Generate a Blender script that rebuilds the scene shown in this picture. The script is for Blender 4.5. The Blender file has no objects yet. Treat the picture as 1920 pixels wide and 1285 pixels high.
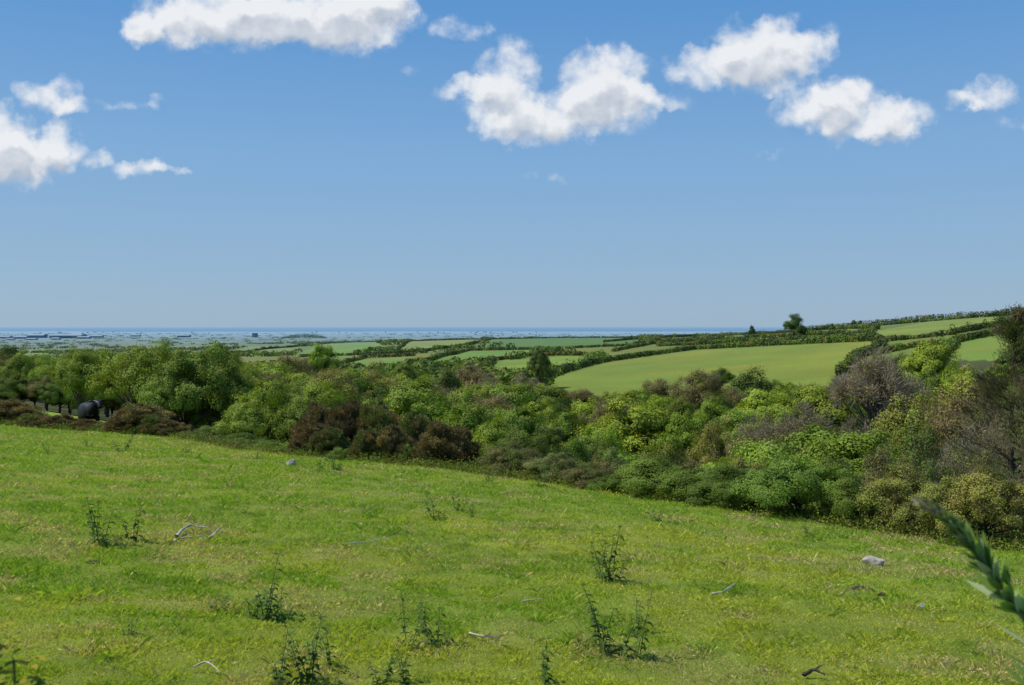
import bpy, math, numpy as np
from mathutils import Vector, Matrix
F=1867.0; HY=612.0
scene=bpy.context.scene
col=scene.collection
R=np.random.RandomState(7)

# ------------------------------------------------------------ noise / terrain
def hsh(a,b,s): 
    v=np.sin(a*127.1+b*311.7+s*74.7)*43758.5453
    return v-np.floor(v)
def vn(x,y,s=0):
    x=np.asarray(x,float);y=np.asarray(y,float)
    xi=np.floor(x);yi=np.floor(y);fx=x-xi;fy=y-yi
    fx=fx*fx*(3-2*fx);fy=fy*fy*(3-2*fy)
    a=hsh(xi,yi,s);b=hsh(xi+1,yi,s);c=hsh(xi,yi+1,s);d=hsh(xi+1,yi+1,s)
    return (a*(1-fx)+b*fx)*(1-fy)+(c*(1-fx)+d*fx)*fy
def fbm(x,y,s=0,o=4):
    t=0;a=.5
    for i in range(o):
        t=t+a*vn(x*2**i,y*2**i,s+i*3);a*=.5
    return t/(1-.5**o)
cols_px=[-400,0,480,960,1440,1920,2400]
tabs={
-400:[(20,-3.2),(45,-4),(65,-5),(100,-7),(160,-10),(250,-16),(400,-24),(600,-32),(800,-38),(1100,-45),(1500,-52),(2200,-58),(4000,-62),(9000,-66),(15000,-72)],
0:[(20,-3.5),(45,-4.5),(65,-4.8),(100,-7.2),(160,-11),(250,-17),(400,-25),(600,-33),(800,-39),(1100,-43),(1500,-48),(2200,-56),(4000,-62),(9000,-66),(15000,-72)],
480:[(20,-4),(36,-5),(45,-6.3),(65,-8.3),(100,-12),(160,-16),(250,-21),(400,-27),(600,-31),(800,-31),(1100,-31),(1500,-35),(2200,-44),(4000,-60),(9000,-66),(15000,-72)],
960:[(20,-5),(32,-5.5),(45,-8),(65,-11.5),(100,-15),(160,-20),(250,-24),(400,-28),(600,-28),(800,-25),(1100,-24.),(1500,-20.5),(1800,-17.5),(2300,-28),(4000,-60),(9000,-66),(15000,-72)],
1440:[(15,-4.5),(25,-6),(30,-8),(45,-11),(65,-13),(100,-16),(160,-19.5),(250,-22.5),(350,-22.5),(450,-19.5),(600,-14),(800,-10),(1100,-9),(1500,-12),(2200,-35),(4000,-60),(9000,-66),(15000,-72)],
1920:[(12,-4),(20,-6),(30,-9),(45,-11),(65,-13),(100,-15),(160,-16.5),(250,-15),(400,-9),(600,3),(800,11),(1100,14),(1500,5),(2200,-20),(4000,-60),(9000,-66),(15000,-72)],
2400:[(12,-4),(20,-6),(30,-9),(45,-10.5),(65,-12),(100,-13),(160,-13),(250,-8),(400,0),(600,12),(800,20),(1100,24),(1500,15),(2200,-10),(4000,-60),(9000,-66),(15000,-72)]}
NP,NL=281,300
LX=np.linspace(math.log(10),math.log(15000),NL); PXG=np.linspace(-400,2400,NP)
T0=np.array([np.interp(LX,[math.log(d) for d,z in tabs[c]],[z for d,z in tabs[c]]) for c in cols_px])
TG=np.array([np.interp(PXG,cols_px,T0[:,j]) for j in range(NL)]).T
def blur(A,ax,sig):
    k=np.exp(-np.arange(-3*sig,3*sig+1)**2/(2*sig**2));k/=k.sum()
    P=np.pad(A,[(3*sig,3*sig) if i==ax else (0,0) for i in range(2)],mode='edge')
    return np.apply_along_axis(lambda v:np.convolve(v,k,mode='valid'),ax,P)
TG=blur(blur(TG,0,14),1,4)
def bnd(px):
    return np.interp(px,[-400,0,300,540,800,960,1150,1400,1650,1920,2400],[60,45,42,34.5,32,30,27,23,20,18,14])
def PX(x,y): return np.clip(960+F*np.asarray(x,float)/np.maximum(y,1.0),-400,2400)
def H(x,y):
    x=np.asarray(x,float);y=np.asarray(y,float)
    px=PX(x,y)
    P=-2.2-0.057*np.clip(x,-60,30)-0.08*np.clip(y,-10,60)+0.2*(fbm(x*.35,y*.35,5,4)-.5)
    d=np.clip(y,10.1,14999)
    fi=(px+400)/2800*(NP-1);fj=(np.log(d)-LX[0])/(LX[-1]-LX[0])*(NL-1)
    i=np.clip(np.floor(fi).astype(int),0,NP-2);j=np.clip(np.floor(fj).astype(int),0,NL-2)
    a=fi-i;b=fj-j
    T=(TG[i,j]*(1-a)+TG[i+1,j]*a)*(1-b)+(TG[i,j+1]*(1-a)+TG[i+1,j+1]*a)*b
    amp=np.clip((y-150)/600,0,1)*2.4
    T=T+amp*(fbm(x/180,y/180,9,3)-.5)
    bb=bnd(px)+0.6*(fbm(x*.3,y*.3,2,2)-.5)
    t=np.clip((y-bb)/9,0,1);t=t*t*(3-2*t)
    z=P*(1-t)+T*t
    coast=13500+2500*(fbm(x/2500,x*0+3.3,4,4)-.5)*2
    z=z-np.clip((y-coast)/400,0,1)*25
    rad=np.sqrt(x*x+y*y)
    z=z-np.clip((rad-20000)/2000,0,1)*60
    return z
def W(px,y): return (px-960)/F*y
def zof(py,y): return -(py-HY)/F*y
def hit(px,py,d0=250,d1=3500):
    d=np.exp(np.linspace(math.log(d0),math.log(d1),900))
    x=W(px,d);p=HY-F*H(x,d)/d
    k=np.where(p<=py)[0]
    if len(k)==0: k=[int(np.argmin(p))]
    return float(x[k[0]]),float(d[k[0]])
def inpoly(px,py,poly):
    ins=np.zeros(np.shape(px),bool);n=len(poly)
    for i in range(n):
        x1,y1=poly[i];x2,y2=poly[(i+1)%n]
        if y1==y2: continue
        c=((y1>py)!=(y2>py))&(px<(x2-x1)*(py-y1)/(y2-y1)+x1)
        ins^=c
    return ins

# ------------------------------------------------------------ mesh helper
def mk(name,V,Fc,C=None,mat=None,smooth=False,k=4):
    V=np.asarray(V,np.float32);Fc=np.asarray(Fc,np.int32)
    me=bpy.data.meshes.new(name)
    nf=len(Fc)
    me.vertices.add(len(V));me.vertices.foreach_set('co',V.ravel())
    me.loops.add(nf*k);me.loops.foreach_set('vertex_index',Fc.ravel())
    me.polygons.add(nf);me.polygons.foreach_set('loop_start',np.arange(0,nf*k,k,dtype=np.int32))
    me.update(calc_edges=True)
    if C is not None:
        at=me.color_attributes.new('Col','FLOAT_COLOR','POINT')
        c4=np.ones((len(V),4),np.float32);c4[:,:3]=C
        at.data.foreach_set('color',c4.ravel())
    if smooth: me.polygons.foreach_set('use_smooth',np.ones(nf,bool))
    if mat: me.materials.append(mat)
    me.validate()
    return me
def ob(name,me,parent=None,**kw):
    o=bpy.data.objects.new(name,me);col.objects.link(o)
    if parent: o.parent=parent
    for a,b in kw.items(): o[a]=b
    return o
def nrm(v): return v/np.maximum(np.linalg.norm(v,axis=-1,keepdims=True),1e-9)
def leaves(r,c,L,Wd,a=None,nb=None,jit=1.0):
    n=len(c)
    rd=r.normal(size=(n,3))
    if a is None:
        N=rd*jit
        if nb is not None: N=N+nb
        N=nrm(N); A=nrm(np.cross(N,r.normal(size=(n,3))))
    else:
        A=nrm(a+rd*.35*jit); N=nrm(np.cross(A,r.normal(size=(n,3))))
    B=np.cross(N,A)
    L=np.broadcast_to(L,(n,))[:,None];Wd=np.broadcast_to(Wd,(n,))[:,None]
    V=np.empty((n,4,3));V[:,0]=c-A*L/2;V[:,1]=c+B*Wd/2-A*L*.08;V[:,2]=c+A*L/2;V[:,3]=c-B*Wd/2-A*L*.08
    return V.reshape(-1,3),np.arange(n*4).reshape(n,4)
class MB:
    def __init__(s): s.V=[];s.F=[];s.C=[];s.n=0
    def add(s,V,Fc,C):
        V=np.asarray(V,float);C=np.asarray(C,float)
        if C.ndim==1: C=np.tile(C,(len(V),1))
        s.V.append(V);s.F.append(np.asarray(Fc)+s.n);s.C.append(C);s.n+=len(V)
    def mesh(s,name,mat,smooth=False):
        return mk(name,np.concatenate(s.V),np.concatenate(s.F),np.concatenate(s.C),mat,smooth)
def tube(pts,rad,sides=6):
    pts=np.asarray(pts,float);n=len(pts)
    V=[]
    for i in range(n):
        t=pts[min(i+1,n-1)]-pts[max(i-1,0)];t=t/max(np.linalg.norm(t),1e-9)
        up=np.array([0,0,1.]) if abs(t[2])<.9 else np.array([1.,0,0])
        a=np.cross(t,up);a/=np.linalg.norm(a);b=np.cross(t,a)
        for k in range(sides):
            an=2*math.pi*k/sides
            V.append(pts[i]+rad[i]*(math.cos(an)*a+math.sin(an)*b))
    Fc=[[i*sides+k,i*sides+(k+1)%sides,(i+1)*sides+(k+1)%sides,(i+1)*sides+k] for i in range(n-1) for k in range(sides)]
    return np.array(V),np.array(Fc)

# ------------------------------------------------------------ materials
def newmat(name):
    m=bpy.data.materials.new(name);m.use_nodes=True
    nt=m.node_tree;nt.nodes.clear()
    return m,nt,nt.nodes,nt.links
def haze(nt,colsock,scale=6000.0,hz=(.21,.325,.43)):  # aerial haze painted into the base colour, bluer with distance from the origin
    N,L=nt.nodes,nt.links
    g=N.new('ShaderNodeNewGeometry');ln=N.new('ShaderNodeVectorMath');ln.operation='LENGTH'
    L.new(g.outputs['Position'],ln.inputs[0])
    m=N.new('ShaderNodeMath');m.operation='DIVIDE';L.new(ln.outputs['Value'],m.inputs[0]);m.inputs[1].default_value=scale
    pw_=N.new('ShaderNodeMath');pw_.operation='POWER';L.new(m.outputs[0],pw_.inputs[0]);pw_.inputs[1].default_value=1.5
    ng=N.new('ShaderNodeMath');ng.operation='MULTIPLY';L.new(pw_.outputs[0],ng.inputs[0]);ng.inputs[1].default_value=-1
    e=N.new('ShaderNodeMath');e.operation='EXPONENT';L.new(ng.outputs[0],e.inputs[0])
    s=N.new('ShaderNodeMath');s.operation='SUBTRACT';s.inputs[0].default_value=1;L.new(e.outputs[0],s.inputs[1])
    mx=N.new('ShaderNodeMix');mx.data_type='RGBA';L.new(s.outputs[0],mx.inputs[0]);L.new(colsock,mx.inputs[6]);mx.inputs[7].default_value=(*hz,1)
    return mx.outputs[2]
def leafmat(name,trans=.3,rough=.6,spec=.1,rnd=.2,tint=(1.25,1.25,.5),gain=1.0):
    m,nt,N,L=newmat(name)
    at=N.new('ShaderNodeAttribute');at.attribute_name='Col'
    oi=N.new('ShaderNodeObjectInfo')
    mr=N.new('ShaderNodeMapRange');mr.inputs[3].default_value=(1-rnd)*gain;mr.inputs[4].default_value=(1+rnd)*gain;L.new(oi.outputs['Random'],mr.inputs[0])
    hs=N.new('ShaderNodeHueSaturation');L.new(at.outputs['Color'],hs.inputs['Color']);L.new(mr.outputs[0],hs.inputs['Value'])
    mh=N.new('ShaderNodeMath');mh.operation='MULTIPLY';L.new(oi.outputs['Random'],mh.inputs[0]);mh.inputs[1].default_value=37.0
    fr=N.new('ShaderNodeMath');fr.operation='FRACT';L.new(mh.outputs[0],fr.inputs[0])
    m2=N.new('ShaderNodeMapRange');m2.inputs[3].default_value=.5-.018*(rnd>0);m2.inputs[4].default_value=.5+.01*(rnd>0);L.new(fr.outputs[0],m2.inputs[0]);L.new(m2.outputs[0],hs.inputs['Hue'])
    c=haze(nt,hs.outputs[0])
    p=N.new('ShaderNodeBsdfPrincipled');L.new(c,p.inputs['Base Color']);p.inputs['Roughness'].default_value=rough
    p.inputs['Specular IOR Level'].default_value=spec
    o=N.new('ShaderNodeOutputMaterial')
    if trans>0:
        t=N.new('ShaderNodeBsdfTranslucent')
        mt=N.new('ShaderNodeMix');mt.data_type='RGBA';mt.blend_type='MULTIPLY';mt.inputs[0].default_value=1;L.new(c,mt.inputs[6]);mt.inputs[7].default_value=(*tint,1)
        L.new(mt.outputs[2],t.inputs['Color'])
        x=N.new('ShaderNodeMixShader');x.inputs[0].default_value=trans;L.new(p.outputs[0],x.inputs[1]);L.new(t.outputs[0],x.inputs[2]);L.new(x.outputs[0],o.inputs[0])
    else: L.new(p.outputs[0],o.inputs[0])
    return m
M_leaf=leafmat('foliage',.24,gain=2.0,rnd=.2)
M_gorse=leafmat('gorse_foliage',.12,gain=2.0,rnd=.15)
M_grass=leafmat('grass_blades',.38,.5,.2,rnd=0,gain=2.05)
M_wood=leafmat('bark',0,.85,.1,.15,gain=1.2)
M_net=leafmat('nettle_leaf',.3,.6,.12,.15,gain=1.6)
def simplemat(name,colr,rough=.8,noise=.3,scale=5,bump=.0,hz=True):
    m,nt,N,L=newmat(name)
    tc=N.new('ShaderNodeTexCoord')
    n=N.new('ShaderNodeTexNoise');n.inputs['Scale'].default_value=scale;n.inputs['Detail'].default_value=6;L.new(tc.outputs['Object'],n.inputs['Vector'])
    mr=N.new('ShaderNodeMapRange');mr.inputs[1].default_value=.3;mr.inputs[2].default_value=.7;mr.inputs[3].default_value=1-noise;mr.inputs[4].default_value=1+noise;L.new(n.outputs[0],mr.inputs[0])
    hs=N.new('ShaderNodeHueSaturation');hs.inputs['Color'].default_value=(*colr,1);L.new(mr.outputs[0],hs.inputs['Value'])
    c=hs.outputs[0]
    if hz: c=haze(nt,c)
    p=N.new('ShaderNodeBsdfPrincipled');p.inputs['Roughness'].default_value=rough;p.inputs['Specular IOR Level'].default_value=.25;L.new(c,p.inputs['Base Color'])
    if bump>0:
        b=N.new('ShaderNodeBump');b.inputs['Strength'].default_value=bump;b.inputs['Distance'].default_value=.02;L.new(n.outputs[0],b.inputs['Height']);L.new(b.outputs[0],p.inputs['Normal'])
    o=N.new('ShaderNodeOutputMaterial');L.new(p.outputs[0],o.inputs[0])
    return m

# ------------------------------------------------------------ ground
fields=[ # pasture fields on the far slopes, with pasture colour
 ([(1010,738),(1040,705),(1130,682),(1300,658),(1450,650),(1650,640),(1650,655),(1610,672),(1570,700),(1540,748),(1010,748)],(.128,.172,.02)),
 ([(1640,640),(1648,620),(1760,600),(1865,593),(1890,606),(1770,628)],(.13,.175,.026)),
 ([(1770,676),(1785,644),(1900,622),(1940,620),(1940,676)],(.118,.175,.024)),
 ([(730,664),(770,640),(850,630),(925,627),(900,641),(800,658)],(.14,.182,.03)),
 ([(905,650),(925,636),(1010,629),(1130,630),(1220,636),(1180,648),(1060,653)],(.065,.13,.02)),
 ([(780,682),(880,659),(1010,656),(1000,667),(900,682)],(.1,.18,.024)),
 ([(900,706),(930,678),(1050,668),(1115,667),(1090,688),(1020,708)],(.125,.188,.024)),
 ([(550,668),(600,647),(700,641),(722,650),(650,670)],(.108,.185,.025)),
 ([(420,664),(470,650),(560,648),(545,664)],(.12,.17,.035)),
 ([(620,692),(680,673),(770,669),(740,692)],(.1,.17,.024)),
]
def build_ground():
    a1=np.radians(np.arange(-38,38.01,.13));a2=np.radians(np.arange(38+4,360-38-3.9,4.0))
    ang=np.concatenate([a1,a2]);na=len(ang)
    r=np.concatenate([np.exp(np.linspace(math.log(1.2),math.log(24000),430)),[40000,120000,400000]])
    nr=len(r)
    RR,AA=np.meshgrid(r,ang,indexing='ij')
    X=RR*np.sin(AA);Y=RR*np.cos(AA);Z=H(X,Y)
    V=np.stack([X,Y,Z],-1).reshape(-1,3)
    i=np.arange(nr-1)[:,None];j=np.arange(na)[None,:];jn=(j+1)%na
    Fc=np.stack([i*na+j,i*na+jn,(i+1)*na+jn,(i+1)*na+j],-1).reshape(-1,4)[:, ::-1]
    X,Y,Z=V[:,0],V[:,1],V[:,2]
    px=960+F*X/np.maximum(Y,1);py=HY-F*Z/np.maximum(Y,1)
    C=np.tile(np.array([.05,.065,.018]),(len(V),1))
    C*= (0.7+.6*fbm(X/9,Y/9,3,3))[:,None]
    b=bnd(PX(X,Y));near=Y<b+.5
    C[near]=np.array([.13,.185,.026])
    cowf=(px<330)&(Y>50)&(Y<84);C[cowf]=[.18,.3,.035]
    far=Y>380
    ca,sa=math.cos(.4),math.sin(.4)
    sz=np.where(Y>2500,420.,170.)
    u=(X*ca+Y*sa)/sz+1.1*fbm(X/900,Y/900,11,2);v=(-X*sa+Y*ca)/(sz*1.7)+1.1*fbm(X/900,Y/900,17,2)
    hh=hsh(np.floor(u),np.floor(v),21);h2=hsh(np.floor(u),np.floor(v),29)
    pc=np.stack([.075+.08*hh,.13+.07*hh*(.5+h2),.022+.015*h2],-1)
    tan=(h2>.88)&(Y>2500);pc[tan]=[.18,.17,.09]
    C[far]=pc[far]
    d=Y>2500;C[d]=C[d]*.8
    for poly,cc in fields:
        m=inpoly(px,py,poly)&(Y>200)&(Y<3000)
        k=(0.8+.4*fbm(X[m]/25,Y[m]/25,31,4))[:,None]
        C[m]=np.array(cc)*k*1.15
    m,nt,N,L=newmat('ground_soil_and_pasture')
    at=N.new('ShaderNodeAttribute');at.attribute_name='Col'
    g=N.new('ShaderNodeNewGeometry')
    n=N.new('ShaderNodeTexNoise');n.inputs['Scale'].default_value=1.3;n.inputs['Detail'].default_value=8;n.inputs['Roughness'].default_value=.65;L.new(g.outputs['Position'],n.inputs['Vector'])
    mr=N.new('ShaderNodeMapRange');mr.inputs[1].default_value=.3;mr.inputs[2].default_value=.7;mr.inputs[3].default_value=.7;mr.inputs[4].default_value=1.3;L.new(n.outputs[0],mr.inputs[0])
    hs=N.new('ShaderNodeHueSaturation');L.new(at.outputs['Color'],hs.inputs['Color']);L.new(mr.outputs[0],hs.inputs['Value'])
    n2=N.new('ShaderNodeTexNoise');n2.inputs['Scale'].default_value=.02;n2.inputs['Detail'].default_value=6;L.new(g.outputs['Position'],n2.inputs['Vector'])
    m2=N.new('ShaderNodeMapRange');m2.inputs[1].default_value=.35;m2.inputs[2].default_value=.65;m2.inputs[3].default_value=.47;m2.inputs[4].default_value=.51;L.new(n2.outputs[0],m2.inputs[0]);L.new(m2.outputs[0],hs.inputs['Hue'])
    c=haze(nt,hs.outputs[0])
    p=N.new('ShaderNodeBsdfPrincipled');p.inputs['Roughness'].default_value=.9;p.inputs['Specular IOR Level'].default_value=.1;L.new(c,p.inputs['Base Color'])
    bp=N.new('ShaderNodeBump');bp.inputs['Strength'].default_value=.6;bp.inputs['Distance'].default_value=.05;L.new(n.outputs[0],bp.inputs['Height']);L.new(bp.outputs[0],p.inputs['Normal'])
    o=N.new('ShaderNodeOutputMaterial');L.new(p.outputs[0],o.inputs[0])
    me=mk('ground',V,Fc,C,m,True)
    ob('ground',me,kind='structure')
build_ground()
m,nt,N,L=newmat('sea_water')
p=N.new('ShaderNodeBsdfPrincipled');p.inputs['Roughness'].default_value=.6;p.inputs['Specular IOR Level'].default_value=.2
g=N.new('ShaderNodeNewGeometry');mp=N.new('ShaderNodeMapping');mp.inputs['Scale'].default_value=(.0002,.001,1);L.new(g.outputs['Position'],mp.inputs[0])
n=N.new('ShaderNodeTexNoise');n.inputs['Scale'].default_value=1;n.inputs['Detail'].default_value=5;L.new(mp.outputs[0],n.inputs['Vector'])
mx=N.new('ShaderNodeMix');mx.data_type='RGBA';L.new(n.outputs[0],mx.inputs[0]);mx.inputs[6].default_value=(.085,.19,.28,1);mx.inputs[7].default_value=(.125,.24,.34,1)
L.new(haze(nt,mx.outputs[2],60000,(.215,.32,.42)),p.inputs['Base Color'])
o=N.new('ShaderNodeOutputMaterial');L.new(p.outputs[0],o.inputs[0])
S=300000.
ob('sea',mk('sea',[(-S,9000,-80),(S,9000,-80),(S,S,-80),(-S,S,-80)],[[0,1,2,3]],None,m),kind='structure')

# ------------------------------------------------------------ plant prototypes
def jitcol(r,base,n,a=.15):
    k=1+r.uniform(-a,a,(n,1));h=r.uniform(-a,a,(n,3))*.4
    return np.clip(np.array(base)*k*(1+h),0,1)
def make_tree(seed,Ht,Wd,base,nl,ncl,lpc,ls,cr,colr,alt=None,altp=.15,twig=0,twc=(.1,.075,.05),leafx=1.,skew=(0,0),bark=(.07,.055,.04),spike=False,trunkr=None,twl=.9,tww=.035,flat=.8,limbs=34):
    r=np.random.RandomState(seed)
    lob=[]
    for i in range(nl):
        a=2*math.pi*(i+r.uniform(-.3,.3))/nl*1.618*1.0
        q=(i/(max(nl-1,1)))**.6
        rr=Wd*.5*(.66*q if nl>1 else 0)
        zc=base+(Ht-base)*(.68-.42*q*r.uniform(.4,1.15))
        f=zc/Ht
        rad=Wd*r.uniform(.16,.27);rz=min(rad*r.uniform(.8,1.05),(Ht-zc)*1.0)
        lob.append((np.array([rr*math.cos(a)+skew[0]*f,rr*math.sin(a)+skew[1]*f,zc]),rad,max(rz,.13*Ht)))
    cc=[];cd=[]
    for i in range(ncl):
        l=lob[i%nl];d=nrm(r.normal(size=3))
        if d[2]<-.2: d[2]*=-.6
        q=r.uniform(.8,1.02)
        c=l[0]+d*np.array([l[1],l[1],l[2]])*q
        c[2]=max(c[2],base*.8+.1*Ht*r.rand());cc.append(c);cd.append(d)
    cc=np.array(cc);cd=np.array(cd);cc[:,2]*=(Ht-cr*.5)/max(cc[:,2].max(),.1)
    mb=MB()
    tb=MB();tr=trunkr or Ht*.028
    top=np.array([skew[0]*.4,skew[1]*.4,Ht*.55])
    pts=[np.array([0,0,-.6]),np.array([0,0,0]),np.array([r.uniform(-.05,.05)*Ht,r.uniform(-.05,.05)*Ht,Ht*.27]),top]
    V,Fc=tube(pts,[tr*1.6,tr*1.2,tr*.9,tr*.4],8);tb.add(V,Fc,jitcol(r,bark,len(V)))
    for k in range(min(ncl,limbs)):
        c=cc[r.randint(ncl)];s0=r.uniform(.3,.95)
        st=pts[1]*(1-s0)+pts[3]*s0 if s0>.5 else pts[1]*(1-2*s0)+pts[2]*2*s0
        mid=(st+c)/2+r.normal(size=3)*Ht*.035+np.array([0,0,Ht*.03])
        mid2=mid*.5+c*.5+r.normal(size=3)*Ht*.02
        V,Fc=tube([st,mid,mid2,c],[tr*.42,tr*.25,tr*.15,tr*.05],5);tb.add(V,Fc,jitcol(r,bark,len(V)))
    for c,d in zip(cc,cd):
        k=r.uniform(.87,1.13);base_c=np.array(alt if (alt is not None and r.rand()<altp) else colr)*k
        n=int(lpc*r.uniform(.6,1.4));R0=cr*r.uniform(.6,1.2)
        off=nrm(r.normal(size=(n,3)))*(r.rand(n,1)**.4)*R0*np.array([1,1,flat])
        P=c+off;P[:,2]=np.maximum(P[:,2],.02)
        if spike:
            V,Fc=leaves(r,P,ls*r.uniform(.6,1.5,n),ls*.26,a=nrm(off)+np.array([0,0,.6]))
        else:
            V,Fc=leaves(r,P,ls*r.uniform(.6,1.4,n)*leafx,ls*r.uniform(.5,.9,n),nb=nrm(off)*.9+d*1.7+np.array([0,0,.2]),jit=.55)
        if n: mb.add(V,Fc,np.repeat(jitcol(r,base_c,n,.08),4,0))
        if twig:
            n=twig;off=nrm(r.normal(size=(n,3))+d*.8+np.array([0,0,.5]))
            P=c-d*R0*.4+off*R0*r.uniform(.2,1.2,(n,1));P[:,2]=np.maximum(P[:,2],.05)
            V,Fc=leaves(r,P,twl*r.uniform(.4,1.2,n),tww*r.uniform(.6,1.3,n),a=off)
            mb.add(V,Fc,np.repeat(jitcol(r,np.array(twc)*k,n,.2),4,0))
    return tb,mb
PR={}
def reg(key,name,label,cat,Ht,Wd,*a,**k):
    n=k.pop('var',2);L=[]
    for v in range(n):
        tb,mb=make_tree(sum(ord(c) for c in key)*7+v*101,Ht,Wd,*a,**k)
        L.append((tb.mesh(key+'_trunk',M_wood,True),mb.mesh(key+'_crown',M_gorse if key[0]=='F' else M_leaf)))
    PR[key]=dict(name=name,label=label,cat=cat,H=Ht,W=Wd,L=L)
LIME=(.118,.165,.018);MID=(.083,.122,.016);DARK=(.045,.068,.014);RUS=(.1,.086,.03);OLV=(.103,.106,.022);GOR=(.088,.07,.028);GRY=(.118,.102,.076)
reg('A','broadleaf_tree','bright lime-green broadleaf tree in fresh spring leaf','tree',8,8.5,.5,11,140,170,.2,.85,LIME,alt=MID,altp=.1,var=3)
reg('B','broadleaf_tree','mid-green rounded broadleaf tree in the valley wood','tree',8,8.5,.4,10,140,170,.19,.85,MID,alt=OLV,altp=.15,var=3)
reg('C','broadleaf_tree','dark green dense-crowned tree among lighter trees','tree',8,8,.4,9,130,170,.19,.85,DARK,alt=MID,altp=.1)
reg('D','oak_tree','russet brown oak tree with leaves just opening','tree',8,8.5,.8,10,140,90,.17,.85,RUS,alt=OLV,altp=.3,twig=35,twc=(.105,.088,.058))
reg('E','bare_tree','grey-brown twiggy tree almost bare of leaves','tree',8.5,8.5,1.2,12,130,22,.15,.95,OLV,twig=66,twc=GRY,twl=1.0,tww=.04,bark=(.12,.105,.09),limbs=70)
reg('G','willow_tree','olive yellow-green willow tree with thin foliage','tree',7,7.5,.4,11,120,110,.17,.8,(.13,.135,.024),alt=MID,twig=22)
reg('HW','hawthorn_tree','windswept green hawthorn tree growing from the field hedge','tree',5,6.5,.35,13,170,165,.105,.5,(.102,.145,.018),alt=(.085,.118,.016),altp=.25,twig=8,skew=(1.2,0),bark=(.09,.075,.06),twl=.5,tww=.02)
reg('HL','hawthorn_tree','lime-green hedge tree with dense fresh leaves','tree',5,5.5,.15,11,160,185,.105,.5,(.106,.16,.018),alt=(.085,.13,.016),altp=.25,twig=5,twl=.5,tww=.02)
reg('SB','shrub','rounded green shrub at the edge of the pasture','shrub',2.6,3.6,.02,7,150,290,.058,.34,(.068,.106,.015),alt=(.052,.083,.013),altp=.2,twig=4,twl=.3,tww=.01)
reg('SD','shrub','brownish olive bramble and blackthorn shrub by the pasture','shrub',2.6,3.8,.02,9,130,150,.056,.3,(.088,.086,.024),alt=(.072,.105,.018),altp=.4,twig=40,twc=(.1,.085,.055),twl=.35,tww=.012)
reg('SG','shrub','yellow-green sallow shrub with thin upright twigs','shrub',3,3.6,.1,9,130,140,.066,.32,(.135,.145,.028),alt=(.105,.13,.022),altp=.3,twig=36,twc=(.115,.095,.06),twl=.4,tww=.012)
reg('F','gorse_bush','dark brown gorse bush with rusty dead tips','gorse bush',2.4,2.6,.05,9,150,190,.11,.27,GOR,alt=(.135,.095,.034),altp=.3,spike=True,twig=12,twc=(.1,.088,.055),twl=.35,tww=.016,var=3)
reg('FG','gorse_bush','brownish green gorse bush with thin spiky shoots','gorse bush',2.4,2.6,.05,9,150,190,.11,.27,(.08,.098,.024),alt=(.105,.082,.03),altp=.35,spike=True,twig=12,twc=(.1,.088,.055),twl=.35,tww=.016,var=1)
def make_conifer(seed,Ht=9.5,Wd=5.5):
    r=np.random.RandomState(seed);tb=MB();mb=MB()
    V,Fc=tube([(0,0,-.6),(0,0,0),(.15,0,Ht*.5),(0,.1,Ht)],[.2,.17,.11,.02],8);tb.add(V,Fc,jitcol(r,(.07,.06,.045),len(V)))
    for i in range(80):
        f=r.rand()**.85;z=Ht*(.03+.95*f);ln=Wd*.5*(1-f**1.4*.85)*r.uniform(.45,1.25)
        a=r.uniform(0,6.28);d=np.array([math.cos(a),math.sin(a),0])
        p0=np.array([0,0,z]);p1=p0+d*ln*.5+np.array([0,0,.18*ln]);p2=p0+d*ln+np.array([0,0,.4*ln])
        V,Fc=tube([p0,p1,p2],[.04,.025,.008],5);tb.add(V,Fc,jitcol(r,(.08,.066,.05),len(V)))
        kk=(np.array([.078,.068,.036]) if r.rand()<.55 else np.array([.075,.09,.028]))*r.uniform(.8,1.3)
        for q in np.linspace(.25,1,6):
            c=p0*(1-q)+p2*q+np.array([0,0,-.02]);n=42;off=r.normal(size=(n,3))*np.array([.16,.16,.12])*(1.3-.4*q)
            V,Fc=leaves(r,c+off,.18*r.uniform(.6,1.5,n),.024,a=d*.8+np.array([0,0,.8]))
            mb.add(V,Fc,np.repeat(jitcol(r,kk,n,.2),4,0))
    return tb,mb
LH=[]
for sd_ in (5,9):
    tb,mb=make_conifer(sd_);LH.append((tb.mesh('con_t',M_wood,True),mb.mesh('con_c',M_leaf)))
PR['H']=dict(name='conifer_tree',label='tall dark olive-brown conifer with thin upswept branches',cat='tree',H=9.5,W=5.5,L=LH)
placed=[]
cnt={}
def place(kind,x,y,h,w,rz=None,group=None,label=None,v=None,sink=.15):
    P=PR[kind];z=float(H(x,y))-sink
    i=R.randint(len(P['L'])) if v is None else v
    i=min(i,len(P['L'])-1)
    e=bpy.data.objects.new(P['name'],None);col.objects.link(e);e.empty_display_size=.5
    e.location=(x,y,z);e.scale=(w/P['W'],w/P['W'],h/P['H']);e.rotation_euler=(0,0,R.uniform(0,6.28) if rz is None else rz)
    e['label']=label or P['label'];e['category']=P['cat']
    e['group']=group or ('gorse bushes along the field edge' if kind[0]=='F' else 'shrubs along the field edge' if kind[0]=='S' else 'trees of the valley and hedges')
    ob('trunk' if kind[0] not in 'SF' else 'stem',P['L'][i][0],e);ob('crown',P['L'][i][1],e)
    placed.append((x,y,w*.5));cnt[kind]=cnt.get(kind,0)+1
def hero(kind,px,top,y,wpx,sink=.15,**k):
    x=W(px,y);zg=float(H(x,y))-sink;h=max(zof(top,y)-zg,.6)
    place(kind,x,y,h,wpx*y/F,sink=sink,**k)
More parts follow.
